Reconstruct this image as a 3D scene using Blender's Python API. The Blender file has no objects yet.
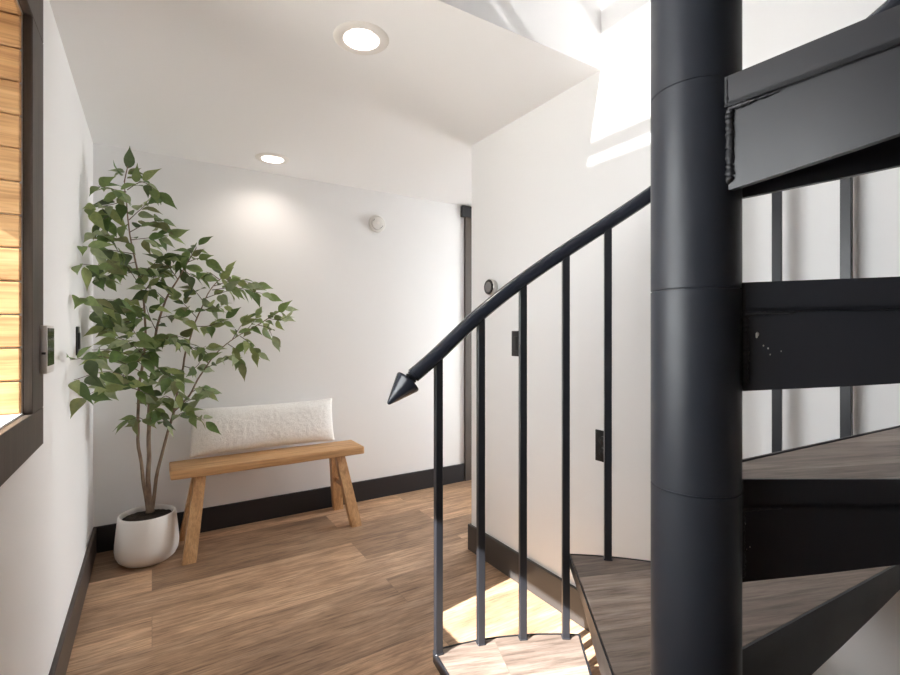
import bpy, bmesh, math, random
from mathutils import Vector, Matrix, noise
PI = math.pi
rad = math.radians
SC = bpy.context.scene
COL = SC.collection
random.seed(7)

# ------------------------------------------------------------------ helpers
def obj(name, bm, m=None, parent=None, smooth=False, autosmooth=None):
    me = bpy.data.meshes.new(name)
    bmesh.ops.recalc_face_normals(bm, faces=bm.faces[:])
    bm.to_mesh(me); bm.free()
    if m is not None:
        for mm in (m if isinstance(m, (list, tuple)) else [m]):
            me.materials.append(mm)
    if smooth:
        for p in me.polygons: p.use_smooth = True
        if autosmooth:
            me.set_sharp_from_angle(angle=rad(autosmooth))
    o = bpy.data.objects.new(name, me); COL.objects.link(o)
    if parent is not None: o.parent = parent
    return o

def empty(name, loc, rz=0.0):
    o = bpy.data.objects.new(name, None); COL.objects.link(o)
    o.location = loc; o.rotation_euler = (0, 0, rz); o.empty_display_size = 0.1
    return o

def tag(o, label=None, cat=None, group=None, kind=None):
    if label: o['label'] = label
    if cat: o['category'] = cat
    if group: o['group'] = group
    if kind: o['kind'] = kind
    return o

def struct(name, bm, m, parent=None, **k):
    o = obj(name, bm, m, parent, **k)
    if parent is None: o['kind'] = 'structure'
    return o

def box(bm, a, b, M=None, bev=0.0, seg=2):
    vs = [bm.verts.new((x, y, z)) for x in (a[0], b[0]) for y in (a[1], b[1]) for z in (a[2], b[2])]
    fs = [bm.faces.new([vs[i] for i in f]) for f in
          ((0,1,3,2), (4,6,7,5), (0,4,5,1), (2,3,7,6), (0,2,6,4), (1,5,7,3))]
    if bev:
        es = list({e for f in fs for e in f.edges})
        r = bmesh.ops.bevel(bm, geom=es, offset=bev, segments=seg, profile=0.5, affect='EDGES')
        vs = list({v for v in vs if v.is_valid} | {v for f in r['faces'] for v in f.verts})
    if M is not None: bmesh.ops.transform(bm, matrix=M, verts=vs)
    return vs

def prism(bm, poly, z0, z1, M=None):
    n = len(poly)
    zl = z0 if isinstance(z0, (list, tuple)) else [z0]*n
    lo = [bm.verts.new((p[0], p[1], zl[i])) for i, p in enumerate(poly)]
    hi = [bm.verts.new((p[0], p[1], z1)) for p in poly]
    bm.faces.new(lo[::-1]); bm.faces.new(hi)
    for i in range(n):
        j = (i+1) % n
        bm.faces.new((lo[i], lo[j], hi[j], hi[i]))
    if M is not None: bmesh.ops.transform(bm, matrix=M, verts=lo+hi)
    return lo+hi

def lathe(bm, prof, n=48, M=None, cap=True):
    rings = []
    allv = []
    for r, z in prof:
        if r < 1e-6:
            v = bm.verts.new((0, 0, z)); rings.append([v]); allv.append(v)
        else:
            ring = [bm.verts.new((r*math.cos(2*PI*i/n), r*math.sin(2*PI*i/n), z)) for i in range(n)]
            rings.append(ring); allv += ring
    for a, b in zip(rings, rings[1:]):
        if len(a) == 1 and len(b) == 1: continue
        for i in range(n):
            j = (i+1) % n
            if len(a) == 1: bm.faces.new((a[0], b[j], b[i]))
            elif len(b) == 1: bm.faces.new((a[i], a[j], b[0]))
            else: bm.faces.new((a[i], a[j], b[j], b[i]))
    if cap:
        for r in (rings[0], rings[-1]):
            if len(r) > 1: bm.faces.new(r)
    if M is not None: bmesh.ops.transform(bm, matrix=M, verts=allv)
    return allv

def tube(bm, pts, radii, n=10, cap=True):
    pts = [Vector(p) for p in pts]
    if not isinstance(radii, (list, tuple)): radii = [radii]*len(pts)
    up = None; rings = []
    for i, p in enumerate(pts):
        t = (pts[min(i+1, len(pts)-1)] - pts[max(i-1, 0)]).normalized()
        if up is None:
            up = t.orthogonal().normalized()
        up = (up - t*up.dot(t)).normalized()
        s = t.cross(up)
        rings.append([bm.verts.new(p + radii[i]*(math.cos(2*PI*k/n)*up + math.sin(2*PI*k/n)*s)) for k in range(n)])
    for a, b in zip(rings, rings[1:]):
        for k in range(n):
            j = (k+1) % n
            bm.faces.new((a[k], a[j], b[j], b[k]))
    if cap:
        bm.faces.new(rings[0][::-1]); bm.faces.new(rings[-1])
    return rings

def spline(pts, sub=6):
    P = [Vector(p) for p in pts]
    out = []
    for i in range(len(P)-1):
        p0, p1, p2, p3 = P[max(i-1, 0)], P[i], P[i+1], P[min(i+2, len(P)-1)]
        for k in range(sub):
            t = k/sub
            out.append(0.5*((2*p1) + (p2-p0)*t + (2*p0-5*p1+4*p2-p3)*t*t + (3*p1-p0-3*p2+p3)*t**3))
    out.append(P[-1])
    return out

def slab_with_holes(bm, u0, u1, v0, v1, holes, put):
    """cells of the rectangle that are not inside a hole; put(ua,ub,va,vb) adds one block"""
    us = sorted({u0, u1} | {c for h in holes for c in h[:2]})
    vs = sorted({v0, v1} | {c for h in holes for c in h[2:]})
    for a, b in zip(us, us[1:]):
        for c, d in zip(vs, vs[1:]):
            if any(h[0] <= a and b <= h[1] and h[2] <= c and d <= h[3] for h in holes): continue
            put(a, b, c, d)

# ------------------------------------------------------------------ materials
def mat(name, col, rough=0.5, metal=0.0, spec=0.5, coat=0.0):
    m = bpy.data.materials.new(name); m.use_nodes = True
    b = m.node_tree.nodes['Principled BSDF']
    b.inputs['Base Color'].default_value = (*col, 1)
    b.inputs['Roughness'].default_value = rough
    b.inputs['Metallic'].default_value = metal
    b.inputs['Specular IOR Level'].default_value = spec
    b.inputs['Coat Weight'].default_value = coat
    return m

class N:
    """small node builder on a material"""
    def __init__(s, m):
        s.m = m; s.t = m.node_tree; s.b = s.t.nodes['Principled BSDF']
    def new(s, typ, **kw):
        n = s.t.nodes.new(typ)
        for k, v in kw.items():
            if k in n.inputs: n.inputs[k].default_value = v
            else: setattr(n, k, v)
        return n
    def link(s, a, b): s.t.links.new(a, b)
    def coords(s, scale=(1,1,1), rot=(0,0,0), loc=(0,0,0), kind='Object'):
        c = s.new('ShaderNodeTexCoord'); mp = s.new('ShaderNodeMapping')
        mp.inputs['Scale'].default_value = scale; mp.inputs['Rotation'].default_value = rot
        mp.inputs['Location'].default_value = loc
        s.link(c.outputs[kind], mp.inputs['Vector']); return mp.outputs['Vector']
    def noise(s, vec, scale, detail=4, rough=0.55, dist=0.0):
        n = s.new('ShaderNodeTexNoise'); n.inputs['Scale'].default_value = scale
        n.inputs['Detail'].default_value = detail; n.inputs['Roughness'].default_value = rough
        n.inputs['Distortion'].default_value = dist
        s.link(vec, n.inputs['Vector']); return n.outputs['Fac']
    def ramp(s, fac, stops):
        r = s.new('ShaderNodeValToRGB')
        e = r.color_ramp.elements
        while len(e) < len(stops): e.new(0.5)
        for i, (p, c) in enumerate(stops):
            e[i].position = p; e[i].color = (*c, 1) if len(c) == 3 else c
        s.link(fac, r.inputs['Fac']); return r.outputs['Color']
    def mix(s, a, b, fac, mode='MIX'):
        n = s.new('ShaderNodeMix', data_type='RGBA', blend_type=mode)
        for i, v in ((0, fac), (6, a), (7, b)):
            if isinstance(v, (int, float)): n.inputs[i].default_value = v
            elif isinstance(v, tuple): n.inputs[i].default_value = (*v, 1)
            else: s.link(v, n.inputs[i])
        return n.outputs[2]
    def bump(s, h, strength=0.2, dist=0.01):
        b = s.new('ShaderNodeBump'); b.inputs['Strength'].default_value = strength
        b.inputs['Distance'].default_value = dist
        s.link(h, b.inputs['Height']); s.link(b.outputs['Normal'], s.b.inputs['Normal'])
    def color(s, c): s.link(c, s.b.inputs['Base Color'])
    def rough(s, c): s.link(c, s.b.inputs['Roughness'])

def wall_paint(name, col):
    m = mat(name, col, 0.75, spec=0.3); n = N(m)
    v = n.coords((1,1,1))
    f = n.noise(v, 260, 3)
    n.bump(f, 0.06, 0.002)
    return m

def plank_mat(name, rot, bw, rh, light, mid, dark, rough=0.45, seam=(0.06,0.04,0.03), contrast=1.0, msize=0.0011, knots=False):
    m = mat(name, mid, rough); n = N(m)
    v = n.coords((1,1,1), rot=rot)
    br = n.new('ShaderNodeTexBrick', offset=0.37, squash=1.0)
    for k, val in (('Scale', 1.0), ('Mortar Size', msize), ('Mortar Smooth', 0.2), ('Bias', 0.0),
                   ('Brick Width', bw), ('Row Height', rh)):
        br.inputs[k].default_value = val
    br.inputs['Color1'].default_value = (0,0,0,1); br.inputs['Color2'].default_value = (1,1,1,1)
    br.inputs['Mortar'].default_value = (0.5,0.5,0.5,1)
    n.link(v, br.inputs['Vector'])
    # each plank shifts the grain so it does not run through the seams
    sh = n.new('ShaderNodeVectorMath', operation='MULTIPLY_ADD')
    n.link(br.outputs['Color'], sh.inputs[0]); sh.inputs[1].default_value = (7.3, 3.1, 1.7)
    n.link(v, sh.inputs[2])
    def stretch(s):
        st = n.new('ShaderNodeMapping'); st.inputs['Scale'].default_value = s
        n.link(sh.outputs[0], st.inputs['Vector']); return st.outputs[0]
    g1 = n.noise(stretch((1.1, 8, 1)), 1.7, 8, 0.68, 0.9)
    g2 = n.noise(stretch((3.5, 48, 1)), 2.0, 6, 0.70, 0.25)
    g3 = n.noise(stretch((2.2, 5, 1)), 1.6, 4, 0.6, 0.5)
    lo = 0.5 - 0.17/contrast; hi = 0.5 + 0.17/contrast
    c1 = n.ramp(g1, [(lo, dark), (0.5, mid), (hi, light)])
    tone = n.ramp(br.outputs['Color'], [(0.0, (0.62,0.60,0.59)), (0.5, (1.0,1.0,1.0)), (1.0, (1.32,1.30,1.27))])
    c2 = n.mix(c1, tone, 1.0, 'MULTIPLY')
    c2 = n.mix(c2, n.ramp(g3, [(0.35, (0.80,0.78,0.78)), (0.6, (1.06,1.06,1.06))]), 1.0, 'MULTIPLY')
    fine = n.ramp(g2, [(0.34, (0.55,0.52,0.50)), (0.50, (1.0,1.0,1.0)), (0.66, (1.28,1.28,1.28))])
    c3 = n.mix(c2, fine, 1.0, 'MULTIPLY')
    if knots:
        vo = n.new('ShaderNodeTexVoronoi'); vo.inputs['Scale'].default_value = 1.0
        n.link(stretch((1.1, 3.4, 1)), vo.inputs['Vector'])
        c3 = n.mix(c3, n.ramp(vo.outputs['Distance'], [(0.02, (0.42,0.36,0.33)), (0.10, (1,1,1))]), 0.8, 'MULTIPLY')
    c4 = n.mix(c3, seam, br.outputs['Fac'])
    n.color(c4)
    n.bump(g2, 0.10, 0.002)
    return m

def timber_mat(name, light, mid, dark, axis='X', rough=0.5, knots=True):
    m = mat(name, mid, rough); n = N(m)
    s = {'X': (1.2, 14, 14), 'Y': (14, 1.2, 14), 'Z': (14, 14, 1.2)}[axis]
    v = n.coords(s)
    g = n.noise(v, 2.4, 6, 0.6, 1.0)
    c = n.ramp(g, [(0.30, dark), (0.5, mid), (0.68, light)])
    s2 = {'X': (3, 120, 120), 'Y': (120, 3, 120), 'Z': (120, 120, 3)}[axis]
    f = n.noise(n.coords(s2), 1.6, 3)
    c = n.mix(c, n.ramp(f, [(0.35, (0.80,0.78,0.75)), (0.55, (1,1,1))]), 1.0, 'MULTIPLY')
    if knots:
        vo = n.new('ShaderNodeTexVoronoi'); vo.inputs['Scale'].default_value = 1.6
        vs = {'X': (1.6, 5, 5), 'Y': (5, 1.6, 5), 'Z': (5, 5, 1.6)}[axis]
        n.link(n.coords(vs, loc=(0.3, 0.1, 0.7)), vo.inputs['Vector'])
        k = n.ramp(vo.outputs['Distance'], [(0.03, (0.42,0.30,0.22)), (0.12, (1,1,1))])
        c = n.mix(c, k, 0.75, 'MULTIPLY')
    n.color(c); n.bump(f, 0.15, 0.002)
    return m

def steel_mat(name, col, rough=0.42, spec=0.5):
    m = mat(name, col, rough, spec=spec); n = N(m)
    f = n.noise(n.coords((1,1,1)), 420, 2)
    n.bump(f, 0.05, 0.001)
    g = n.noise(n.coords((1,1,1)), 9, 5)
    r = n.ramp(g, [(0.3, (rough*0.85,)*3), (0.7, (rough*1.2,)*3)])
    n.rough(r)
    return m

def emit_mat(name, col, strength):
    m = bpy.data.materials.new(name); m.use_nodes = True
    t = m.node_tree; t.nodes.clear()
    e = t.nodes.new('ShaderNodeEmission'); e.inputs[0].default_value = (*col, 1); e.inputs[1].default_value = strength
    o = t.nodes.new('ShaderNodeOutputMaterial'); t.links.new(e.outputs[0], o.inputs[0])
    return m

def glass_mat(name, tint=(0.97,0.98,0.98)):
    m = bpy.data.materials.new(name); m.use_nodes = True
    t = m.node_tree; t.nodes.clear()
    tr = t.nodes.new('ShaderNodeBsdfTransparent'); tr.inputs[0].default_value = (*tint, 1)
    gl = t.nodes.new('ShaderNodeBsdfGlossy'); gl.inputs['Roughness'].default_value = 0.02
    fr = t.nodes.new('ShaderNodeFresnel'); fr.inputs[0].default_value = 1.45
    mx = t.nodes.new('ShaderNodeMixShader'); o = t.nodes.new('ShaderNodeOutputMaterial')
    t.links.new(fr.outputs[0], mx.inputs[0]); t.links.new(tr.outputs[0], mx.inputs[1])
    t.links.new(gl.outputs[0], mx.inputs[2]); t.links.new(mx.outputs[0], o.inputs[0])
    return m

WALL = wall_paint('white_wall_paint', (0.855, 0.850, 0.850))
CEIL = wall_paint('white_ceiling_paint', (0.895, 0.890, 0.890))
FLOOR = plank_mat('oak_plank_floor', (0,0,0), 1.45, 0.225, (0.60,0.41,0.27), (0.49,0.315,0.195), (0.31,0.19,0.118), seam=(0.20,0.13,0.09), contrast=1.0, msize=0.0007, knots=True)
TREADW = plank_mat('grey_oak_plank', (0,0,rad(20)), 6.0, 0.225, (0.39,0.32,0.275), (0.295,0.23,0.19), (0.19,0.142,0.115), seam=(0.17,0.13,0.105), msize=0.0007)
BB_BLACK = mat('black_baseboard_paint', (0.016,0.015,0.018), 0.42)
BB_BROWN = mat('dark_bronze_baseboard_paint', (0.060,0.045,0.038), 0.45)
TRIMB = timber_mat('dark_bronze_trim', (0.085,0.064,0.050), (0.068,0.051,0.041), (0.050,0.037,0.030), 'Z', 0.5, knots=False)
STEEL = steel_mat('black_powder_coated_steel', (0.020,0.021,0.026), 0.34)
BB_GREY = mat('dark_grey_baseboard_paint', (0.050,0.046,0.045), 0.33)
POLEM = steel_mat('black_powder_coated_pole', (0.026,0.030,0.040), 0.42)
RAILM = mat("black_satin_rail", (0.026,0.030,0.043), 0.24, coat=0.15)
WELD = steel_mat('rough_weld', (0.030,0.030,0.034), 0.5)
CHIP = mat('bare_paint_chip', (0.55,0.52,0.48), 0.6)
CEDAR = timber_mat('cedar_planks', (0.74,0.47,0.24), (0.66,0.39,0.18), (0.46,0.24,0.10), 'X', 0.5)
SILLM = mat('pale_sill_paint', (0.80,0.77,0.72), 0.5)
BENCHX = timber_mat('bench_pine_seat', (0.68,0.41,0.205), (0.60,0.345,0.16), (0.44,0.235,0.10), 'X', 0.5)
BENCHZ = timber_mat('bench_pine_leg', (0.68,0.42,0.215), (0.60,0.350,0.165), (0.43,0.235,0.105), 'Z', 0.5)
POTM = mat('matte_ceramic', (0.80,0.77,0.735), 0.55)
SOILM = mat('dark_soil', (0.022,0.014,0.010), 0.95)
BARK = mat('ficus_bark', (0.23,0.165,0.115), 0.8)
TWIGM = mat('brown_twig', (0.115,0.075,0.055), 0.75)
PLASTIC = mat('white_plastic', (0.78,0.76,0.73), 0.4)
BLACKP = mat('black_plastic', (0.012,0.012,0.013), 0.35)
DARKGLASS = mat('black_glass', (0.006,0.006,0.007), 0.08)
SILVER = mat('brushed_metal_ring', (0.55,0.54,0.53), 0.3, 1.0)
GLASS = glass_mat('window_glass')
DIM_UPPER = glass_mat('sun_dimming_window_glass', (0.44,0.44,0.44))  # tint made up to dim sun and sky through the upper window
DIM_LOWER = glass_mat('slightly_dimming_window_glass', (0.83,0.835,0.83))  # slight tint made up to weaken daylight from the lower window
LAMP = emit_mat('warm_lamp_lens', (1.0,0.92,0.84), 7.0)
TRIMW = mat('white_lamp_trim', (0.85,0.82,0.78), 0.4)

def _bark():
    n = N(BARK); v = n.coords((1,1,0.35))
    f = n.noise(v, 60, 5)
    n.color(n.ramp(f, [(0.3, (0.15,0.10,0.07)), (0.55, (0.25,0.18,0.125)), (0.75, (0.34,0.26,0.19))])); n.bump(f, 0.5, 0.004)
    n = N(SOILM); f = n.noise(n.coords(), 90, 6)
    n.color(n.ramp(f, [(0.35, (0.010,0.006,0.005)), (0.7, (0.05,0.032,0.022))])); n.bump(f, 1.0, 0.02)
    n = N(POTM); f = n.noise(n.coords(), 300, 3); n.bump(f, 0.12, 0.002)
_bark()

LEAF = bpy.data.materials.new('ficus_leaf'); LEAF.use_nodes = True
def _leaf():
    n = N(LEAF)
    a = n.new('ShaderNodeVertexColor'); a.layer_name = 'tint'
    f = n.noise(n.coords(), 60, 3)
    c = n.mix(a.outputs['Color'], n.ramp(f, [(0.3, (0.80,0.82,0.80)), (0.7, (1.1,1.08,1.0))]), 1.0, 'MULTIPLY')
    n.color(c)
    n.b.inputs['Roughness'].default_value = 0.5
    n.b.inputs['Subsurface Weight'].default_value = 0.0
    tl = n.new('ShaderNodeBsdfTranslucent'); n.link(c, tl.inputs[0])
    mx = n.new('ShaderNodeMixShader'); mx.inputs[0].default_value = 0.22
    out = n.t.nodes['Material Output']
    n.link(n.b.outputs[0], mx.inputs[1]); n.link(tl.outputs[0], mx.inputs[2]); n.link(mx.outputs[0], out.inputs[0])
_leaf()

BOUCLE = mat('white_boucle_fabric', (0.84,0.82,0.79), 0.95)
def _bou():
    n = N(BOUCLE)
    f = n.noise(n.coords(), 170, 4, 0.6, 0.5)
    n.bump(f, 0.45, 0.006)
    n.color(n.ramp(f, [(0.3, (0.78,0.76,0.73)), (0.6, (0.90,0.885,0.86))]))
    n.b.inputs['Sheen Weight'].default_value = 0.2
_bou()

# ------------------------------------------------------------------ room shell
XL, XR, YB = -0.257, 1.417, 3.06          # left wall, right wall, back wall
YF, YC = -2.4, 2.06                       # wall behind the camera, end of the right wall
ZC, ZU, ZT = 2.11, 2.40, 4.90             # ceiling, upper floor, roof
YO, YO2 = 1.211, -0.56                    # stair opening in the ceiling
XH = 3.0                                 # far end of the side passage
W1 = (0.25, 1.476, 0.9435, 1.879)         # lower window in left wall: y0 y1 z0 z1
W2 = (0.52, 1.16, 3.061, 4.20)            # upper window above it

bm = bmesh.new(); box(bm, (XL-0.3, YF-0.2, -0.12), (XH+0.15, YB+0.15, 0.0)); struct('floor', bm, FLOOR)
bm = bmesh.new()
LAMPS = ((0.591, 1.505), (0.574, 2.80)); q_ = 0.062
slab_with_holes(bm, XL, XR, YF, YB, [(XL, XR, YO2, YO)] + [(x-q_, x+q_, y-q_, y+q_) for x, y in LAMPS], lambda a,b,c,d: box(bm, (a,c,ZC), (b,d,ZU)))
box(bm, (XR, YC, ZC), (XH+0.15, YB, ZU))
bmesh.ops.remove_doubles(bm, verts=bm.verts[:], dist=1e-5)
struct('ceiling', bm, CEIL)
bm = bmesh.new()
slab_with_holes(bm, YF-0.2, YB+0.15, 0.0, ZT, [W1, W2], lambda a,b,c,d: box(bm, (XL-0.3, a, c), (XL, b, d)))
struct('wall_left', bm, WALL)
bm = bmesh.new()
slab_with_holes(bm, XL, XH+0.15, 0.0, ZT, [(2.15, 2.60, 0.0, 2.02)], lambda a,b,c,d: box(bm, (a, YB, c), (b, YB+0.15, d)))
struct('wall_back', bm, WALL)
bm = bmesh.new(); box(bm, (XR, YF-0.2, 0), (XR+0.13, YC, ZT)); struct('wall_right', bm, WALL)
bm = bmesh.new(); box(bm, (XR+0.13, YC-0.13, 0), (XH+0.15, YC, ZC)); box(bm, (XR, YC-0.13, ZU), (XH+0.15, YC, ZT)); struct('wall_passage', bm, WALL)
PW = (2.14, 2.84, 0.04, 2.06)  # unseen passage window, added to brighten the alcove
bm = bmesh.new()
slab_with_holes(bm, YC, YB, 0.0, ZC, [PW], lambda a,b,c,d: box(bm, (XH, a, c), (XH+0.15, b, d)))
struct('wall_passage_end', bm, WALL)
bm = bmesh.new()
slab_with_holes(bm, XL, XR, 0.0, ZT, [], lambda a,b,c,d: box(bm, (a, YF-0.2, c), (b, YF, d)))
struct('wall_front', bm, WALL)
bm = bmesh.new(); box(bm, (XL-0.3, YF-0.2, ZT), (XH+0.15, YB+0.15, ZT+0.15)); struct('ceiling_upper', bm, CEIL)

# baseboards
def bb(name, boxes, m):
    bm = bmesh.new()
    for a, b in boxes: box(bm, a, b, bev=0.0025, seg=1)
    struct(name, bm, m)
HB = 0.134
bb('baseboard_left', [((XL, YF, 0), (XL+0.015, YB-0.015, HB))], BB_BROWN)
bb('baseboard_back', [((XL, YB-0.015, 0), (2.03, YB, HB))], BB_BLACK)
bb('baseboard_right', [((XR-0.015, YF, 0), (XR, YC+0.015, HB)), ((XR, YC, 0), (XH, YC+0.015, HB))], BB_GREY)

# lower window: casing, plank lined reveal, sill, glass
w = empty('window_1', (XL, 0.86, W1[2])); w['kind'] = 'structure'
def wp(name, boxes, m, bev=0.002):
    bm = bmesh.new()
    for a, b in boxes:
        box(bm, [a[0]-XL, a[1]-0.86, a[2]-W1[2]], [b[0]-XL, b[1]-0.86, b[2]-W1[2]], bev=bev, seg=1)
    return obj(name, bm, m, w)
CT = 0.0185
cs = 0.131
wp('casing_side', [((XL, 1.476, 0.94), (XL+CT, 1.476+cs, 1.879))], TRIMB)
wp('casing_side', [((XL, 0.25-cs, 0.94), (XL+CT, 0.25, 1.879))], TRIMB)
wp('casing_head', [((XL, 0.25-cs, 1.879), (XL+CT, 1.476+cs, 1.995))], TRIMB)
wp('casing_apron', [((XL, 0.25-cs, 0.844), (XL+CT, 1.476+cs, 0.94))], TRIMB)
n = 12; ph = (W1[3]-0.9435-0.014)/n
rl = []
for i in range(n):
    z0 = 0.9435 + i*ph
    rl.append(((XL-0.27, 1.462, z0+0.0012), (XL-0.001, 1.476-0.0005, z0+ph-0.0012)))
bm = bmesh.new()
for a, b in rl:
    box(bm, [a[0]-XL, a[1]-0.86, a[2]-W1[2]], [b[0]-XL, b[1]-0.86, b[2]-W1[2]], bev=0.003, seg=1)
obj('jamb_planks', bm, CEDAR, w)
wp('head_planks', [((XL-0.27, 0.26, 1.867), (XL-0.001, 1.474, 1.8785))], CEDAR)
wp('near_jamb', [((XL-0.27, 0.251, 0.944), (XL-0.001, 0.262, 1.867))], CEDAR)
wp('sill', [((XL-0.29, 0.262, 0.930), (XL-0.001, 1.4735, 0.9436))], SILLM)
wp('sash', [((XL-0.285, 0.262, 0.944), (XL-0.255, 0.30, 1.867)), ((XL-0.285, 1.436, 0.944), (XL-0.255, 1.474, 1.867)),
            ((XL-0.285, 0.30, 0.944), (XL-0.255, 1.436, 0.98)), ((XL-0.285, 0.30, 1.83), (XL-0.255, 1.436, 1.867))], TRIMB)
wp('pane', [((XL-0.273, 0.30, 0.98), (XL-0.267, 1.436, 1.83))], DIM_LOWER, 0)

# upper window (seen only by its light) and the added passage window
def window(name, wall_x, W, bars_z, quads=(), glass=GLASS):
    w = empty(name, (wall_x-0.15, (W[0]+W[1])/2, W[2])); w['kind'] = 'structure'
    oy, oz = (W[0]+W[1])/2, W[2]
    bm = bmesh.new()
    y0, y1, z0, z1 = W[0]-oy, W[1]-oy, 0.0, W[3]-W[2]
    for a, b in (((-.02, y0, z0), (.02, y0+.012, z1)), ((-.02, y1-.012, z0), (.02, y1, z1)),
                 ((-.02, y0, z0), (.02, y1, z0+.012)), ((-.02, y0, z1-.012), (.02, y1, z1))): box(bm, a, b)
    for a, b in bars_z: box(bm, (-.012, y0, a-oz), (.012, y1, b-oz))
    for q in quads:
        lo = [bm.verts.new((-.012, y-oy, z-oz)) for y, z in q]; hi = [bm.verts.new((.012, y-oy, z-oz)) for y, z in q]
        bm.faces.new(lo); bm.faces.new(hi[::-1]); k = len(q)
        for i in range(k): bm.faces.new((lo[i], hi[i], hi[(i+1) % k], lo[(i+1) % k]))
    obj('window_frame', bm, TRIMW, w)
    bm = bmesh.new(); box(bm, (-.003, y0, z0), (.003, y1, z1)); obj('pane', bm, glass, w)
window('window_2', XL+0.15, W2, [(3.128, 3.168), (3.565, 3.645)], glass=DIM_UPPER)
window('window_fill', XH+0.3, PW, [(1.02, 1.05)])

# door in the back wall, mostly hidden by the right wall
d = empty('door_1', (2.03, YB, 0)); d['kind'] = 'structure'
bm = bmesh.new(); box(bm, (0.003, -0.022, 0), (0.12, 0.0, 2.02), bev=.002, seg=1); obj('casing_side', bm, TRIMB, d)
bm = bmesh.new(); box(bm, (0.57, -0.022, 0), (0.67, 0.0, 2.02), bev=.002, seg=1); obj('casing_side', bm, TRIMB, d)
bm = bmesh.new(); box(bm, (-0.03, -0.030, 2.02), (0.70, 0.0, 2.105), bev=.003, seg=1); obj('casing_head', bm, BB_BLACK, d)
bm = bmesh.new(); box(bm, (0.12, 0.03, 0.004), (0.57, 0.07, 2.02)); obj('door_leaf', bm, TRIMB, d)

# ground and eave outside the lower window, plus an added sun-blocking board
bm = bmesh.new(); box(bm, (-9, -9, -0.5), (9, 9, -0.2)); struct('ground', bm, mat('pale_gravel', (0.72,0.69,0.65), 0.9))
bm = bmesh.new(); box(bm, (-1.0, -0.6, 1.925), (XL-0.3, 2.6, 2.0)); box(bm, (-1.0, -0.3, 1.50), (-0.97, 0.52, 1.925)); struct('trim_eave_and_sunblock', bm, TRIMB)  # second box: unseen board added to keep sun off the second tread

# ------------------------------------------------------------------ recessed ceiling lights
def downlight(x, y, label):
    t = empty('ceiling_light', (x, y, ZC)); tag(t, label, 'light', 'recessed ceiling lights')
    bm = bmesh.new()
    lathe(bm, [(0.058, 0.001), (0.058, -0.003), (0.062, -0.0055), (0.086, -0.0045), (0.0915, -0.0002), (0.0915, 0.0)], 56, cap=False)
    obj('trim_ring', bm, TRIMW, t, smooth=True, autosmooth=40)
    bm = bmesh.new()
    lathe(bm, [(0.0585, -0.002), (0.0565, 0.004), (0.038, 0.030), (0.036, 0.032)], 56, cap=False)
    obj('baffle', bm, TRIMW, t, smooth=True)
    bm = bmesh.new(); lathe(bm, [(0.037, 0.031), (0.037, 0.034), (0.0, 0.034)], 56, cap=False)
    obj('lens', bm, LAMP, t)
    L = bpy.data.lights.new('downlight', 'AREA'); L.shape = 'DISK'; L.size = 0.07; L.energy = DOWN_W; L.color = (1.0, 0.90, 0.80); L.spread = rad(140)
    lo = bpy.data.objects.new('lamp', L); COL.objects.link(lo); lo.parent = t; lo.location = (0, 0, 0.028)
DOWN_W = 0.9
downlight(0.591, 1.505, 'round white recessed ceiling light nearest the stair opening')
downlight(0.574, 2.80, 'round white recessed ceiling light nearest the back wall, above the bench')

# ------------------------------------------------------------------ wall fittings
# smoke detector
t = empty('smoke_detector', (1.312, YB, 1.884)); tag(t, 'round white smoke detector mounted high on the back wall', 'detector')
RX = Matrix.Rotation(rad(90), 4, 'X')
bm = bmesh.new(); lathe(bm, [(0.060, 0.0), (0.060, 0.010), (0.056, 0.016), (0.050, 0.017), (0.049, 0.013), (0.045, 0.013)], 48, RX); obj('base', bm, PLASTIC, t, True, 40)
bm = bmesh.new(); lathe(bm, [(0.045, 0.012), (0.044, 0.026), (0.038, 0.028), (0.016, 0.030), (0.0, 0.030)], 48, RX); obj('cover', bm, PLASTIC, t, True, 40)
bm = bmesh.new(); lathe(bm, [(0.011, 0.029), (0.011, 0.033), (0.0, 0.033)], 24, RX); obj('test_button', bm, TRIMW, t, True, 40)
SLOT = mat('grey_slot', (0.25,0.24,0.23), 0.6)
for a in (0.9, 1.1, 3.6, 3.9, 4.2):
    bm = bmesh.new(); box(bm, (-.005, -.0015, 0.026), (.005, .0015, 0.0305), Matrix.Rotation(rad(90),4,'X') @ Matrix.Rotation(a,4,'Z') @ Matrix.Translation((0,.036,0)))
    obj('vent_slot', bm, SLOT, t)

# thermostat
t = empty('thermostat', (XR+0.001, 1.870, 1.356)); tag(t, 'small round thermostat with black face above the handrail on the right wall', 'thermostat')
RY = Matrix.Rotation(rad(-90), 4, 'Y')
bm = bmesh.new(); lathe(bm, [(0.034, 0.0), (0.036, 0.004), (0.040, 0.022), (0.040, 0.028), (0.037, 0.031), (0.034, 0.031)], 48, RY); obj('ring', bm, SILVER, t, True, 40)
bm = bmesh.new(); lathe(bm, [(0.0365, 0.0305), (0.034, 0.034), (0.0, 0.0345)], 48, RY); obj('display', bm, DARKGLASS, t, True, 40)
bm = bmesh.new(); lathe(bm, [(0.025, 0.0342), (0.025, 0.0349), (0.0, 0.0349)], 40, RY); obj('screen', bm, mat('grey_screen', (0.20,0.19,0.19), 0.25), t, True, 40)

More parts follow.
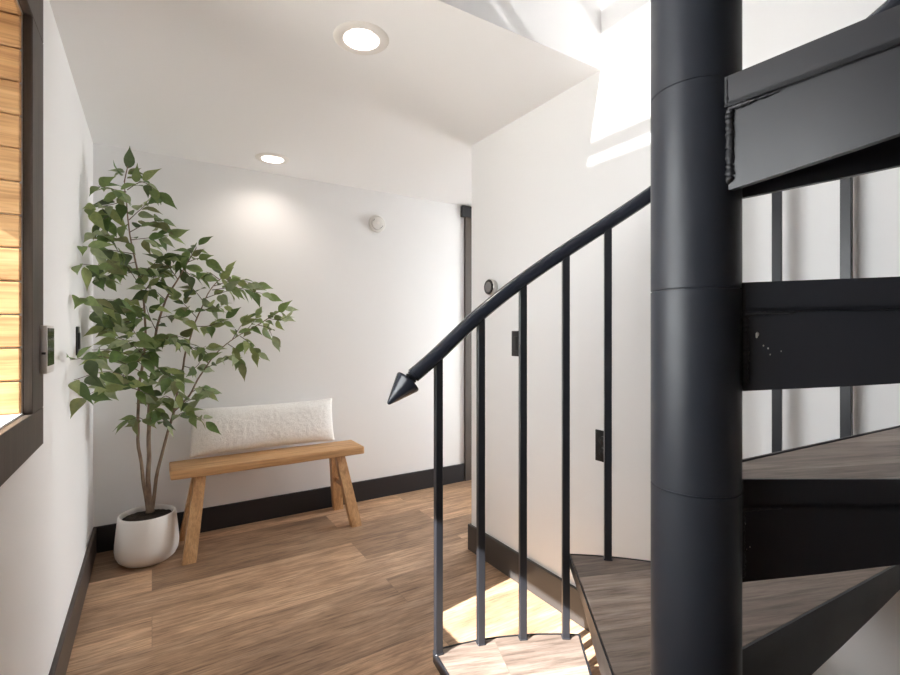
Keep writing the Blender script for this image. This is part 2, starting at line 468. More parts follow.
# white control box on the left wall
t = empty('wall_control', (XL, 1.610, 1.089)); tag(t, 'white wall control box with black face beside the window frame', 'control')
bm = bmesh.new(); box(bm, (0.0188, -0.050, -0.061), (0.0330, 0.046, 0.061), bev=0.002); box(bm, (0, 0.0, -0.058), (0.020, 0.044, 0.058)); obj('housing', bm, PLASTIC, t, True, 35)
bm = bmesh.new(); box(bm, (0.0325, -0.047, -0.042), (0.0343, 0.042, 0.055), bev=0.0007, seg=1); obj('front_panel', bm, DARKGLASS, t)
bm = bmesh.new(); box(bm, (0.0215, -0.0515, -0.012), (0.030, -0.0495, -0.006), bev=0.0008, seg=1); obj('side_button', bm, BLACKP, t)

# black switch and outlet plates
def plate(name, loc, face, label, cat, rockers=1, holes=False):
    t = empty(name, loc); tag(t, label, cat)
    s = face
    bm = bmesh.new(); box(bm, (min(0, s*0.006), -0.036, -0.058), (max(0, s*0.006), 0.036, 0.058), bev=0.0018); obj('cover_plate', bm, BLACKP, t, True, 35)
    if holes:
        for dz in (-0.021, 0.021):
            bm = bmesh.new(); lathe(bm, [(0.0165, 0.0), (0.0165, 0.0095), (0.015, 0.0105), (0.0, 0.0105)], 28, Matrix.Translation((0,0,dz)) @ Matrix.Rotation(rad(90*s),4,'Y'))
            r = obj('receptacle', bm, BLACKP, t, True, 40)
            bm = bmesh.new()
            for dy in (-0.0055, 0.0055): box(bm, (min(s*.0104, s*.0108), dy-.0012, dz-.002), (max(s*.0104, s*.0108), dy+.0012, dz+.006))
            obj('slot', bm, mat('slot_dark', (0.06,0.06,0.06), 0.6), r)
    else:
        bm = bmesh.new(); box(bm, (min(s*.005, s*.0105), -0.016, -0.033), (max(s*.005, s*.0105), 0.016, 0.033), bev=0.0015); obj('rocker', bm, BLACKP, t, True, 35)
plate('wall_switch', (XL, 2.43, 1.100), 1, 'black wall switch on the left wall behind the plant leaves', 'switch')
plate('wall_switch', (XR, 1.690, 1.084), -1, 'black wall switch on the right wall below the handrail', 'switch')
plate('wall_outlet', (XR, 1.198, 0.713), -1, 'black wall outlet low on the right wall behind the balusters', 'outlet', holes=True)

# ------------------------------------------------------------------ bench
BX, BY = 0.587, 2.853
b = empty('bench', (BX, BY, 0)); tag(b, 'low rustic light wood bench with splayed legs against the back wall', 'bench')
bm = bmesh.new()
box(bm, (-0.510, -0.114, 0.399), (0.510, 0.112, 0.444), bev=0.007, seg=3)
bmesh.ops.subdivide_edges(bm, edges=[e for e in bm.edges if abs(e.verts[0].co.x-e.verts[1].co.x) > 0.5], cuts=40)
for v in bm.verts:
    p = v.co
    v.co.y += 0.004*noise.noise((p.x*4, 1.7 if p.y > 0 else 8.1, 0.3))
    v.co.z += 0.0022*noise.noise((p.x*5, p.y*6, 4.2))
obj('seat', bm, BENCHX, b, True, 35)
def leg(sx, sy):
    bm = bmesh.new()
    top = Vector((sx*0.372, sy*0.050, 0.404)); bot = Vector((sx*0.432, sy*(0.168 if sy < 0 else 0.150), 0.0))
    w0, w1, d0, d1 = 0.026, 0.031, 0.024, 0.024
    vs = []
    K = 8
    rings = []
    for k in range(K+1):
        f = k/K; c = bot.lerp(top, f)
        w = w1+(w0-w1)*f + 0.0012*noise.noise((sx*3, sy*5, f*6)); dd = d1+(d0-d1)*f
        rings.append([bm.verts.new((c.x+ax*w, c.y+ay*dd, c.z)) for ax, ay in ((-1,-1), (1,-1), (1,1), (-1,1))])
    for a, c in zip(rings, rings[1:]):
        for k in range(4): bm.faces.new((a[k], a[(k+1)%4], c[(k+1)%4], c[k]))
    bm.faces.new(rings[0][::-1]); bm.faces.new(rings[-1])
    long = [e for e in bm.edges if abs(e.verts[0].co.z-e.verts[1].co.z) > 0.02]
    bmesh.ops.bevel(bm, geom=long, offset=0.005, segments=2, profile=0.5, affect='EDGES')
    obj('leg', bm, BENCHZ, b, True, 35)
for sx in (-1, 1):
    for sy in (-1, 1): leg(sx, sy)
    bm = bmesh.new(); box(bm, (sx*0.402-0.012, -0.112, 0.196), (sx*0.402+0.012, 0.105, 0.228), bev=0.004); obj('stretcher', bm, BENCHX, b, True, 35)

# ------------------------------------------------------------------ cushion
bm = bmesh.new()
NX, NZ = 96, 40
hw, hh = 0.402, 0.130
front = {}; back = {}
for i in range(NX+1):
    for j in range(NZ+1):
        u = -1+2*i/NX; v = -1+2*j/NZ
        e = max(0.0, (1-abs(u)**5))**0.5 * max(0.0, (1-abs(v)**2.6))**0.55
        x = u*hw*(1-0.018*(1-v*v)*abs(u)**3 ); z = v*hh*(1-0.045*(1-u*u)*abs(v)**3 + 0.02*abs(u)**6)
        z += 0.0025*noise.noise((x*9, z*9, 1))
        fz = 0.056*e + 0.006*e*noise.noise((x*6, z*6, 3)) + 0.0022*noise.noise((x*55, z*55, 5))*min(1, e*2) + 0.0015*noise.noise((x*110, z*110, 9))*min(1, e*2)
        bz = 0.050*e
        front[i,j] = bm.verts.new((x, -fz, z))
        back[i,j] = front[i,j] if i in (0,NX) or j in (0,NZ) else bm.verts.new((x, bz, z))
for i in range(NX):
    for j in range(NZ):
        bm.faces.new((front[i,j], front[i+1,j], front[i+1,j+1], front[i,j+1]))
        bm.faces.new((back[i,j], back[i,j+1], back[i+1,j+1], back[i+1,j]))
c = obj('lumbar_cushion', bm, BOUCLE, None, True)
tag(c, 'long off-white fuzzy lumbar cushion leaning on the wall atop the bench', 'cushion')
c.location = (0.575, 2.967, 0.586); c.rotation_euler = (rad(-11), 0, 0)

# ------------------------------------------------------------------ potted tree
PX, PY = -0.019, 2.834
pt = empty('potted_tree', (PX, PY, 0)); tag(pt, 'tall leafy green ficus tree in a white pot in the corner', 'plant')
bm = bmesh.new()
lathe(bm, [(0.0, 0.0), (0.085, 0.0), (0.105, 0.006), (0.124, 0.022), (0.135, 0.045), (0.139, 0.072), (0.138, 0.10), (0.131, 0.17), (0.1245, 0.228), (0.1225, 0.233), (0.118, 0.235), (0.114, 0.232), (0.113, 0.222), (0.114, 0.19), (0.0, 0.19)], 72, cap=False)
obj('pot', bm, POTM, pt, True, 60)
bm = bmesh.new()
lathe(bm, [(0.0, 0.2155), (0.03, 0.216), (0.06, 0.215), (0.09, 0.213), (0.1125, 0.210)], 40, cap=False)
bmesh.ops.subdivide_edges(bm, edges=bm.edges[:], cuts=1)
for v in bm.verts: v.co.z += 0.004*noise.noise(v.co*60)
obj('soil', bm, SOILM, pt, True)

# stems and twigs of the tree, in metres
STEMS = {
    'tall': [(-0.017, 2.87, 0.224), (-0.038, 2.86, 0.402), (-0.059, 2.84, 0.6), (-0.059, 2.82, 0.801), (-0.038, 2.8, 0.999), (-0.025, 2.78, 1.123), (-0.041, 2.75, 1.316), (-0.065, 2.72, 1.47), (-0.088, 2.7, 1.593), (-0.099, 2.68, 1.723), (-0.109, 2.66, 1.827), (-0.093, 2.64, 1.898)],
    'middle': [(-0.009, 2.874, 0.221), (-0.017, 2.87, 0.437), (-0.013, 2.85, 0.643), (-0.008, 2.82, 0.823), (0.004, 2.78, 0.974), (0.021, 2.76, 1.147), (0.059, 2.76, 1.296), (0.111, 2.76, 1.399), (0.156, 2.78, 1.495), (0.194, 2.8, 1.573)],
    'right': [(0.0, 2.88, 0.222), (0.026, 2.88, 0.428), (0.061, 2.87, 0.58), (0.097, 2.86, 0.733), (0.123, 2.85, 0.888), (0.159, 2.83, 1.07), (0.2, 2.82, 1.211), (0.241, 2.81, 1.317), (0.287, 2.8, 1.397), (0.326, 2.8, 1.437)],
    'reach': [(0.097, 2.86, 0.733), (0.169, 2.84, 0.808), (0.214, 2.82, 0.912), (0.282, 2.8, 1.016), (0.377, 2.78, 1.106), (0.489, 2.76, 1.176), (0.601, 2.74, 1.254)],
}
TWIGS = {
    'tall':[
      [(-0.098, 2.67, 1.795), (-0.04, 2.66, 1.839), (0.016, 2.64, 1.805)] ,
      [(-0.102, 2.67, 1.785), (-0.137, 2.62, 1.776), (-0.2, 2.58, 1.773)] ,
      [(-0.099, 2.68, 1.751), (-0.158, 2.6, 1.701), (-0.232, 2.55, 1.666)] ,
      [(-0.095, 2.68, 1.695), (-0.154, 2.66, 1.674), (-0.197, 2.64, 1.628)] ,
      [(-0.091, 2.69, 1.661), (-0.049, 2.72, 1.72), (-0.016, 2.74, 1.762)] ,
      [(-0.087, 2.69, 1.605), (-0.028, 2.72, 1.655), (0.033, 2.74, 1.686)] ,
      [(-0.084, 2.7, 1.57), (-0.016, 2.74, 1.593), (0.068, 2.76, 1.615)] ,
      [(-0.08, 2.7, 1.551), (-0.14, 2.6, 1.556), (-0.218, 2.55, 1.565)] ,
      [(-0.072, 2.71, 1.506), (-0.158, 2.6, 1.501), (-0.232, 2.345, 1.472)] ,
      [(-0.065, 2.72, 1.47), (-0.151, 2.6, 1.43), (-0.232, 2.283, 1.394)] ,
      [(-0.057, 2.73, 1.424), (-0.134, 2.7, 1.406), (-0.212, 2.64, 1.377)] ,
      [(-0.053, 2.74, 1.387), (0.017, 2.78, 1.484), (0.086, 2.8, 1.512)] ,
      [(-0.049, 2.74, 1.358), (-0.095, 2.7, 1.437), (-0.133, 2.68, 1.478)] ,
      [(-0.041, 2.75, 1.311), (0.0, 2.78, 1.394), (0.034, 2.8, 1.448)] ,
      [(-0.041, 2.75, 1.292), (-0.151, 2.6, 1.279), (-0.232, 2.283, 1.265)] ,
      [(-0.037, 2.76, 1.254), (-0.124, 2.64, 1.228), (-0.224, 2.54, 1.222)] ,
      [(-0.033, 2.76, 1.215), (-0.103, 2.7, 1.184), (-0.175, 2.64, 1.164)] ,
    ],
    'middle':[
      [(-0.013, 2.85, 0.668), (-0.05, 2.8, 0.715), (-0.09, 2.76, 0.715)] ,
      [(-0.013, 2.83, 0.772), (0.025, 2.8, 0.738), (0.059, 2.78, 0.677)] ,
      [(-0.008, 2.82, 0.823), (-0.086, 2.64, 0.88), (-0.159, 2.5, 0.881)] ,
      [(-0.004, 2.81, 0.858), (-0.142, 2.45, 0.969), (-0.232, 2.119, 0.967)] ,
      [(-0.004, 2.81, 0.878), (-0.122, 2.45, 0.917), (-0.218, 2.26, 0.894)] ,
      [(0.0, 2.8, 0.909), (-0.147, 2.42, 1.029), (-0.232, 2.023, 1.042)] ,
      [(0.0, 2.8, 0.939), (-0.112, 2.55, 1.049), (-0.204, 2.38, 1.064)] ,
      [(0.004, 2.78, 0.974), (-0.077, 2.6, 1.082), (-0.124, 2.5, 1.111)] ,
      [(0.008, 2.78, 1.019), (-0.048, 2.68, 1.099), (-0.077, 2.6, 1.155)] ,
      [(0.008, 2.78, 1.039), (-0.024, 2.66, 1.043), (-0.053, 2.56, 1.011)] ,
      [(0.004, 2.78, 0.989), (0.049, 2.7, 0.943), (0.098, 2.64, 0.907)] ,
      [(0.017, 2.76, 1.098), (0.074, 2.7, 1.108), (0.124, 2.66, 1.079)] ,
      [(0.021, 2.76, 1.137), (-0.008, 2.72, 1.205), (-0.024, 2.68, 1.26)] ,
      [(0.034, 2.76, 1.207), (0.084, 2.72, 1.216), (0.133, 2.68, 1.196)] ,
      [(0.059, 2.76, 1.296), (0.017, 2.74, 1.333), (-0.016, 2.72, 1.349)] ,
      [(0.085, 2.76, 1.347), (0.034, 2.76, 1.394), (0.0, 2.74, 1.41)] ,
      [(0.111, 2.76, 1.399), (0.077, 2.8, 1.461), (0.052, 2.82, 1.492)] ,
      [(0.156, 2.78, 1.495), (0.211, 2.78, 1.52), (0.248, 2.78, 1.502)] ,
      [(0.175, 2.79, 1.534), (0.166, 2.8, 1.56), (0.139, 2.8, 1.527)] ,
      [(0.138, 2.77, 1.452), (0.172, 2.74, 1.421), (0.215, 2.72, 1.411)] ,
    ],
    'right':[
      [(0.088, 2.86, 0.682), (0.148, 2.8, 0.727), (0.227, 2.76, 0.684)] ,
      [(0.097, 2.86, 0.723), (0.147, 2.78, 0.781), (0.189, 2.74, 0.803)] ,
      [(0.106, 2.86, 0.774), (0.06, 2.8, 0.815), (0.034, 2.76, 0.802)] ,
      [(0.133, 2.85, 0.94), (0.085, 2.78, 0.936), (0.109, 2.72, 0.84)] ,
      [(0.137, 2.85, 0.961), (0.184, 2.8, 0.951), (0.211, 2.78, 0.983)] ,
      [(0.159, 2.83, 1.07), (0.201, 2.78, 1.045), (0.235, 2.74, 1.066)] ,
      [(0.163, 2.83, 1.096), (0.101, 2.74, 1.118), (0.049, 2.68, 1.099)] ,
      [(0.186, 2.82, 1.169), (0.248, 2.78, 1.169), (0.319, 2.74, 1.2)] ,
      [(0.2, 2.82, 1.211), (0.147, 2.78, 1.27), (0.111, 2.76, 1.308)] ,
      [(0.209, 2.82, 1.243), (0.255, 2.76, 1.262), (0.309, 2.74, 1.273)] ,
      [(0.231, 2.81, 1.295), (0.192, 2.78, 1.344), (0.165, 2.78, 1.373)] ,
      [(0.241, 2.81, 1.317), (0.323, 2.78, 1.35), (0.409, 2.76, 1.374)] ,
      [(0.269, 2.81, 1.36), (0.385, 2.8, 1.376), (0.524, 2.78, 1.348)] ,
      [(0.278, 2.8, 1.381), (0.385, 2.8, 1.419), (0.476, 2.8, 1.402)] ,
      [(0.306, 2.8, 1.414), (0.268, 2.8, 1.443), (0.24, 2.8, 1.452)] ,
    ],
    'reach':[
      [(0.178, 2.84, 0.824), (0.214, 2.82, 0.844), (0.24, 2.8, 0.824)] ,
      [(0.236, 2.81, 0.949), (0.306, 2.8, 0.979), (0.372, 2.78, 1.02)] ,
      [(0.344, 2.79, 1.074), (0.381, 2.77, 1.042), (0.399, 2.76, 0.988)] ,
      [(0.402, 2.78, 1.117), (0.439, 2.76, 1.084), (0.478, 2.75, 1.03)] ,
      [(0.363, 2.785, 1.095), (0.395, 2.8, 1.149), (0.425, 2.8, 1.193)] ,
      [(0.426, 2.775, 1.138), (0.462, 2.78, 1.182), (0.483, 2.78, 1.215)] ,
      [(0.489, 2.76, 1.176), (0.537, 2.74, 1.16), (0.556, 2.73, 1.116)] ,
      [(0.539, 2.75, 1.215), (0.588, 2.73, 1.204), (0.617, 2.72, 1.215)] ,
    ],
}
GREENS = [(0.097, 0.16, 0.043), (0.131, 0.211, 0.062), (0.186, 0.262, 0.084), (0.235, 0.314, 0.126), (0.297, 0.352, 0.138), (0.345, 0.403, 0.24), (0.2, 0.215, 0.09), (0.097, 0.141, 0.054)]
def add_leaf(bm, lay, base, d, nrm, L, W, tint):
    d = d.normalized(); side = d.cross(nrm)
    if side.length < 1e-4: side = d.orthogonal()
    side.normalize(); nrm = side.cross(d).normalized()
    droop = random.uniform(0.10, 0.38); fold = random.uniform(0.15, 0.45); tw = random.uniform(-0.25, 0.25)
    st = [(0.0, 0.05), (0.09, 0.50), (0.22, 0.88), (0.36, 1.0), (0.52, 0.86), (0.68, 0.52), (0.84, 0.18), (1.0, 0.0)]
    prev = None
    pet = 0.14*L
    for s, ww in st:
        c = base + d*(pet + s*L) - nrm*(droop*L*s*s)
        a = tw*s; sd = side*math.cos(a) + nrm*math.sin(a)
        h = W*0.5*ww
        if ww == 0:
            cur = [bm.verts.new(c)]
        else:
            up = nrm*(fold*h)
            cur = [bm.verts.new(c - sd*h + up), bm.verts.new(c), bm.verts.new(c + sd*h + up)]
        if prev is not None:
            fs = []
            if len(cur) == 3:
                fs.append(bm.faces.new((prev[0], prev[1], cur[1], cur[0]))); fs.append(bm.faces.new((prev[1], prev[2], cur[2], cur[1])))
            else:
                fs.append(bm.faces.new((prev[0], prev[1], cur[0]))); fs.append(bm.faces.new((prev[1], prev[2], cur[0])))
            for f in fs:
                for lp in f.loops: lp[lay] = (*tint, 1)
        prev = cur

def to_local(p): return Vector(p) - Vector((PX, PY, 0))
R0 = {'tall': 0.0095, 'middle': 0.0125, 'right': 0.0095, 'reach': 0.006}
stems = {}
def keep(p, m=0.012):
    q = p.copy(); q.x = max(q.x, XL - PX + m); q.y = min(q.y, YB - PY - m); return q
for nm in ('tall', 'middle', 'right', 'reach'):
    pts = spline([to_local(p) for p in STEMS[nm]], 5)
    k = len(pts)
    bm = bmesh.new()
    rr = [max(0.0022, R0[nm]*(1-0.86*(i/(k-1))**0.8)) for i in range(k)]
    jit = [p + Vector((noise.noise(p*9+Vector((3,0,0))), noise.noise(p*9+Vector((0,7,0))), 0))*0.006*min(1, i/6) for i, p in enumerate(pts)]
    if nm == 'middle': rr[0] = 0.021; rr[1] = 0.017
    tube(bm, jit, rr, 9)
    par = pt if nm != 'reach' else stems['right']
    nbark = len(bm.faces); bmt = bm; bml = bmesh.new(); lay = bml.loops.layers.float_color.new('tint')
    TW = list(TWIGS[nm])
    tipv = STEMS[nm][-1]; pre = STEMS[nm][-2]
    TW.append([pre, tuple((a+b)/2 for a, b in zip(pre, tipv)), tuple(b+(b-a)*(-0.35 if nm == 'tall' else 0.1) for a, b in zip(pre, tipv))])
    for tw in TW:
        tp = [keep(p) for p in spline([to_local(p) for p in tw], 5)]
        kk = len(tp)
        tube(bmt, tp, [0.0022-0.0012*i/(kk-1) for i in range(kk)], 5)
        length = sum((tp[i+1]-tp[i]).length for i in range(kk-1))
        nl = max(6, min(11, int(length/0.027)+3)) + (2 if nm == 'tall' else 0)
        for q in range(nl):
            f = 0.22 + 0.78*q/(nl-1)
            x = f*(kk-1); i = min(int(x), kk-2); p = tp[i].lerp(tp[i+1], x-i)
            d = (tp[i+1]-tp[i]).normalized()
            s = d.cross(Vector((0,0,1)))
            s = s.normalized() if s.length > 1e-3 else Vector((1,0,0))
            sg = 1 if q % 2 else -1
            if q == nl-1: dd = d + Vector((random.uniform(-.3,.3), random.uniform(-.3,.3), random.uniform(-.5,.3)))
            else: dd = d*random.uniform(0.2,0.9) + s*sg*random.uniform(0.4,1.0) + Vector((0,0,random.uniform(-0.75,0.35)))
            dd.normalize()
            up = Vector((random.uniform(-.6,.4), random.uniform(-1.3,-.1), random.uniform(0.0,0.9)))
            L = random.uniform(0.070, 0.110); W = L*random.uniform(0.38, 0.48)
            tip = p + dd*L*1.15
            if tip.x < XL-PX+0.006: dd.x = abs(dd.x)*0.4; 
            if tip.y > YB-PY-0.006: dd.y = -abs(dd.y)*0.4
            g = random.choice(GREENS)
            if nm in ('right', 'reach') and random.random() < 0.5: g = random.choice(GREENS[3:6])
            j = random.uniform(0.85, 1.15)
            nv = len(bml.verts)
            add_leaf(bml, lay, p, dd, up, L, W, (g[0]*j, g[1]*j, g[2]*j))
    for v in bml.verts:
        v.co.x = max(v.co.x, XL-PX+0.003); v.co.y = min(v.co.y, YB-PY-0.003)
    bmt.faces.ensure_lookup_table()
    for f in bmt.faces[nbark:]: f.material_index = 1
    so = obj('stem' if nm != 'reach' else 'branch', bmt, [BARK, TWIGM], par, True)
    stems[nm] = so
    obj('foliage', bml, LEAF, so if nm != 'reach' else stems['right'], True)

# ------------------------------------------------------------------ spiral staircase
TH = math.atan(298/478)                    # the stair angles below are measured from this heading
CX, CY = 0.5648, 0.3387
RISE, DA, A0 = 0.2376, 28.24, 113.32
RO, RB, RP = 0.838, 0.8215, 0.0499
st = empty('spiral_staircase', (CX, CY, 0)); tag(st, 'black steel spiral staircase with wood treads round a thick pole', 'staircase')
def wa(phi): return rad(phi) - TH
def pol(phi, r): return Vector((r*math.cos(wa(phi)), r*math.sin(wa(phi)), 0))

bm = bmesh.new()
prof = [(RP, 0.0)]
for k in range(1, 14):
    z = RISE*k - 0.006
    prof += [(RP, z-0.0012), (RP-0.0016, z-0.0004), (RP-0.0016, z+0.0004), (RP, z+0.0012)]
prof += [(RP, 3.45)]
lathe(bm, prof, 64)
obj('pole', bm, POLEM, st, True, 50)
bm = bmesh.new(); lathe(bm, [(RP+0.004, 0.0), (0.11, 0.0), (0.11, 0.008), (0.108, 0.010), (RP+0.004, 0.010)], 48); obj('base_plate', bm, STEEL, st, True, 40)

PT = 0.034                                 # height of the tread's steel rim
def line_pts(phi, off, r0, r1, n=2):
    u = pol(phi, 1.0); nn = Vector((u.y, -u.x, 0))       # nn points to the descending-angle side
    out = []
    for i in range(n):
        r = r0+(r1-r0)*i/(n-1)
        t = math.sqrt(max(r*r-off*off, 0))
        out.append(u*t + nn*off)
    return out
def sector(pn, pf, on, of, r0, r1, n=14):
    """outline between the near edge (angle pn, offset on) and the front edge (angle pf, offset of)"""
    a = line_pts(pn, on, r0, r1); b = line_pts(pf, of, r0, r1)
    a1 = math.atan2(a[1].y, a[1].x); b1 = math.atan2(b[1].y, b[1].x)
    if b1 < a1: b1 += 2*PI
    arc = [Vector((r1*math.cos(a1+(b1-a1)*i/n), r1*math.sin(a1+(b1-a1)*i/n), 0)) for i in range(n+1)]
    a0 = math.atan2(a[0].y, a[0].x); b0 = math.atan2(b[0].y, b[0].x)
    if b0 < a0: b0 += 2*PI
    arc0 = [Vector((r0*math.cos(b0+(a0-b0)*i/3), r0*math.sin(b0+(a0-b0)*i/3), 0)) for i in range(4)]
    return arc + arc0
def bracket(bm, phi, off0, off1, z, r0, r1):
    """tapering upright plate under a radial edge"""
    def hgt(r): return max(0.012, 0.131-0.09*r-0.07*r*r)
    a = line_pts(phi, off0, r0, r1, 8); b = line_pts(phi, off1, r0, r1, 8)
    va = []; 
    rs = [r0+(r1-r0)*i/7 for i in range(8)]
    A = [bm.verts.new((p.x, p.y, z-PT)) for p in a]; B = [bm.verts.new((p.x, p.y, z-PT)) for p in b]
    C_ = [bm.verts.new((p.x, p.y, z-max(hgt(r), PT+0.004))) for p, r in zip(a, rs)]; D = [bm.verts.new((p.x, p.y, z-max(hgt(r), PT+0.004))) for p, r in zip(b, rs)]
    for i in range(7):
        bm.faces.new((A[i], A[i+1], C_[i+1], C_[i])); bm.faces.new((B[i+1], B[i], D[i], D[i+1]))
        bm.faces.new((C_[i], C_[i+1], D[i+1], D[i])); bm.faces.new((A[i+1], A[i], B[i], B[i+1]))
    bm.faces.new((A[0], C_[0], D[0], B[0])); bm.faces.new((A[7], B[7], D[7], C_[7]))
OF = -0.018
NEAR = {3: (28.8, 0.006), 4: (0.1, 0.014), 5: (-24.5, 0.014), 6: (-54.5, 0.022)}   # measured edge angle and set-out per tread
NT = 9
for k in range(1, NT+1):
    z = RISE*k + {3: 0.004, 4: 0.005, 5: 0.001, 6: -0.008}.get(k, 0.0); pf = A0-DA*(k-1)
    pn, ON = NEAR.get(k, (A0-DA*k, 0.014))
    bm = bmesh.new()
    out = sector(pn, pf, ON, OF, RP-0.004, RO)
    prism(bm, out, z-PT, z-PT+0.005)                         # steel tray bottom
    inn = sector(pn, pf, ON-0.0032, OF+0.0032, RP-0.003, RO-0.0032)
    # rim around the tray
    m_ = len(out)
    lo = [bm.verts.new((p.x, p.y, z-PT)) for p in out]; hi = [bm.verts.new((p.x, p.y, z)) for p in out]
    il = [bm.verts.new((p.x, p.y, z-PT+0.004)) for p in inn]; ih = [bm.verts.new((p.x, p.y, z)) for p in inn]
    for i in range(m_):
        j = (i+1) % m_; bm.faces.new((lo[i], lo[j], hi[j], hi[i])); bm.faces.new((hi[i], hi[j], ih[j], ih[i])); bm.faces.new((ih[i], ih[j], il[j], il[i]))
    to = obj('tread', bm, STEEL, st)
    bm = bmesh.new()
    wd = sector(pn, pf, ON-0.0055, OF+0.0055, RP+0.0005, RO-0.0055)
    prism(bm, wd, z-PT+0.0055, z-0.0018)
    o = obj('tread_board', bm, TREADW, to)
    bm = bmesh.new(); bracket(bm, pn, ON-0.005, ON-0.013, z, RP-0.004, RO-0.03); obj('bracket', bm, STEEL, to)
    bm = bmesh.new(); bracket(bm, pf, OF+0.004, OF+0.012, z, RP-0.004, RO-0.03); obj('bracket', bm, STEEL, to)
    # lumpy weld where the near plate meets the pole
    bm = bmesh.new()
    p = line_pts(pn, ON-0.001, RP+0.0015, RO)[0]; q = line_pts(pn, ON-0.004, RP+0.002, RO)[0]
    nseg = 46
    pts = [(q.x+0.0016*noise.noise((i*.9, k, 0)), q.y+0.0016*noise.noise((i*.9, k, 5)), z-PT-0.002-(0.082*i/nseg)) for i in range(nseg+1)]
    tube(bm, pts, [0.0042+0.0034*noise.noise((i*1.3, k*2.0, 2)) for i in range(nseg+1)], 8)
    pts = [(p.x, p.y, z-0.002-(0.030*i/14)) for i in range(15)]
    tube(bm, pts, [0.0024+0.0016*noise.noise((i*1.3, k*2.0, 7)) for i in range(15)], 8)
    d = line_pts(pn, ON-0.003, RP+0.002, RP+0.05)
    pts = [d[0].lerp(d[1], i/20) + Vector((0, 0, z-PT-0.002)) for i in range(21)]
    tube(bm, pts, [max(0.0006, 0.0036*(1-i/22)+0.0028*noise.noise((i*1.7, k, 9))) for i in range(21)], 7)
    obj('weld_bead', bm, WELD, to, True)
    if k in (4, 5):
        u = pol(pn, 1.0); nn = Vector((u.y, -u.x, 0))
        spots = [(0.014, 0.060, .0020), (0.0135, 0.0625, .0014), (0.020, 0.073, .0008), (0.0245, 0.076, .0009), (0.0265, 0.083, .0007), (0.037, 0.079, .0006)] if k == 5 else [(0.006, 0.055, .0012), (0.008, 0.086, .0007), (0.012, 0.083, .0008)]
        for dr, dz, r in spots:
            c0 = u*(RP+dr) + nn*(ON-0.0046) + Vector((0, 0, z-dz))
            bm = bmesh.new(); bmesh.ops.create_icosphere(bm, subdivisions=1, radius=r, matrix=Matrix.Translation(c0) @ Matrix.Diagonal((1, 1, 1.5, 1)))
            tag(obj('paint_chip', bm, CHIP, to), 'pale fleck of chipped paint')

# handrail: centre line as (angle, height)
RAIL = [(119.1, 1.016), (117.2, 1.036), (113.9, 1.074), (104.9, 1.188), (96.0, 1.287), (87.2, 1.374), (78.8, 1.452), (70.7, 1.527), (60, 1.632), (48, 1.737), (36.2, 1.836)]
f_ = 26.0
while f_ > -142: RAIL.append((f_, 1.836 + (36.2-f_)*0.0086)); f_ -= 12.0
def rail_z(phi):
    for (a, za), (b_, zb) in zip(RAIL, RAIL[1:]):
        if b_ <= phi <= a: return za+(zb-za)*(a-phi)/(a-b_)
    return RAIL[0][1]
rp = spline([pol(a, RB) + Vector((0, 0, z)) for a, z in RAIL], 8)
RR = 0.0205
bm = bmesh.new(); tube(bm, rp, RR, 24); hr = obj('handrail', bm, RAILM, st, True, 50)
# neck and pointed finial
dirv = (rp[0]-rp[2]).normalized(); dirv = (dirv + Vector((0,0,-0.22))).normalized()
M = Matrix.Translation(rp[0]) @ dirv.to_track_quat('Z', 'Y').to_matrix().to_4x4()
bm = bmesh.new()
lathe(bm, [(0.0, -0.004), (0.0175, -0.004), (0.0175, 0.004), (0.0150, 0.005), (0.0150, 0.008), (0.0172, 0.009), (0.0172, 0.012), (0.0150, 0.013), (0.0150, 0.019), (0.030, 0.0195), (0.0365, 0.022), (0.0372, 0.025), (0.036, 0.029), (0.0055, 0.101), (0.003, 0.104), (0.0, 0.105)], 40, M, cap=False)
obj('finial', bm, RAILM, hr, True, 35)

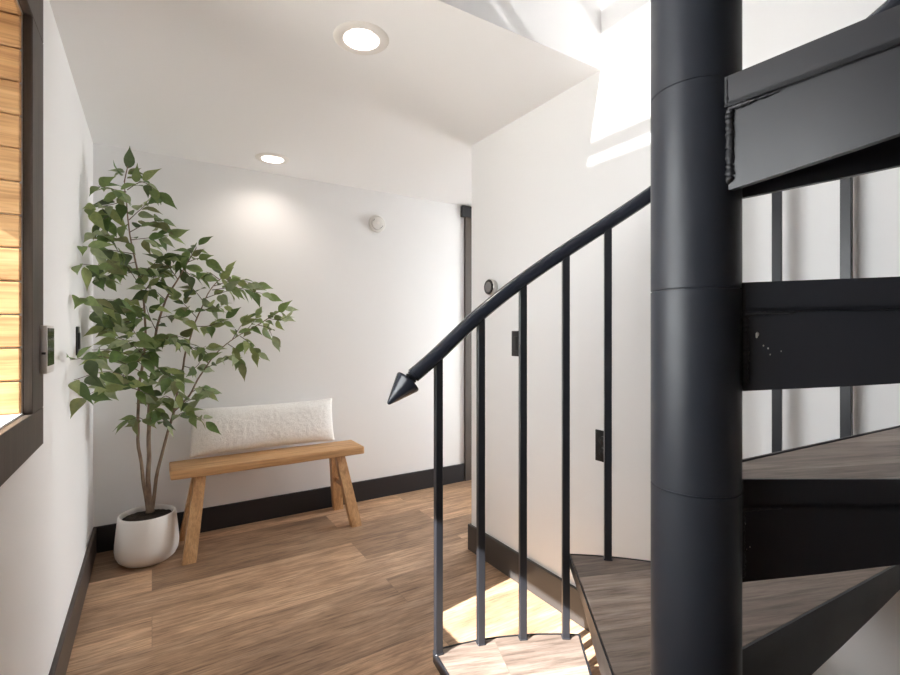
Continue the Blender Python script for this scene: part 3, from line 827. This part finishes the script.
# balusters
ANG = [113.9, 104.9, 96.04, 87.17, 78.81, 69.1, 59.4, 49.8, 40.3]
a = 31.0
while a > -138: ANG.append(a); a -= 9.41
def baluster(phi):
    k = min(NT, max(1, int((A0+1.0-phi)/DA)+1))
    z0 = RISE*k-0.003; z1 = rail_z(phi)-RR*0.6
    bm = bmesh.new()
    h = 0.0103
    M = Matrix.Translation(pol(phi, RB)) @ Matrix.Rotation(wa(phi), 4, 'Z')
    box(bm, (-h, -h, z0), (h, h, z1), M, bev=0.0012, seg=1)
    box(bm, (-h-.002, -h-.002, z0), (h+.002, h+.002, z0+.0055), M, bev=0.002, seg=1)
    obj('baluster', bm, STEEL, st)
for a in ANG: baluster(a)

# ------------------------------------------------------------------ light
wd = bpy.data.worlds.new('sky'); SC.world = wd; wd.use_nodes = True
wt = wd.node_tree; bg = wt.nodes['Background']
bg.inputs[0].default_value = (0.95, 0.97, 0.99, 1); bg.inputs[1].default_value = 9.0
L = bpy.data.lights.new('sun', 'SUN'); L.energy = 24.0; L.angle = rad(0.4); L.color = (1.0, 0.98, 0.955)
so = bpy.data.objects.new('sun', L); COL.objects.link(so)
so.rotation_euler = Vector((1.27, 0.20, -1.0)).to_track_quat('-Z', 'Y').to_euler()
def portal(name, loc, rot, sx, sy):
    L = bpy.data.lights.new(name, 'AREA'); L.shape = 'RECTANGLE'; L.size = sx; L.size_y = sy; L.cycles.is_portal = True
    o = bpy.data.objects.new(name, L); COL.objects.link(o); o.location = loc; o.rotation_euler = rot
portal('portal', (XL-0.31, (W1[0]+W1[1])/2, (W1[2]+W1[3])/2), (0, rad(-90), 0), W1[3]-W1[2], W1[1]-W1[0])
portal('portal', (XL-0.31, (W2[0]+W2[1])/2, (W2[2]+W2[3])/2), (0, rad(-90), 0), W2[3]-W2[2], W2[1]-W2[0])
portal('portal', (XH+0.16, (PW[0]+PW[1])/2, (PW[2]+PW[3])/2), (0, rad(90), 0), PW[3]-PW[2], PW[1]-PW[0])

# ------------------------------------------------------------------ camera and view
cd = bpy.data.cameras.new('camera'); co = bpy.data.objects.new('camera', cd); COL.objects.link(co)
co.location = (0, 0, 1.13); co.rotation_euler = (rad(90), 0, -TH)
cd.sensor_width = 36; cd.lens = 36*478/900; cd.shift_y = -4/900; cd.clip_start = 0.02
SC.camera = co
vs = SC.view_settings
SC.display_settings.display_device = 'sRGB'
vs.view_transform = 'Standard'; vs.look = 'None'; vs.gamma = 1.0; vs.use_curve_mapping = False
vs.exposure = 0.78
SC.cycles.use_denoising = True
SC.cycles.max_bounces = 12; SC.cycles.diffuse_bounces = 8
SC.cycles.caustics_reflective = False; SC.cycles.caustics_refractive = False
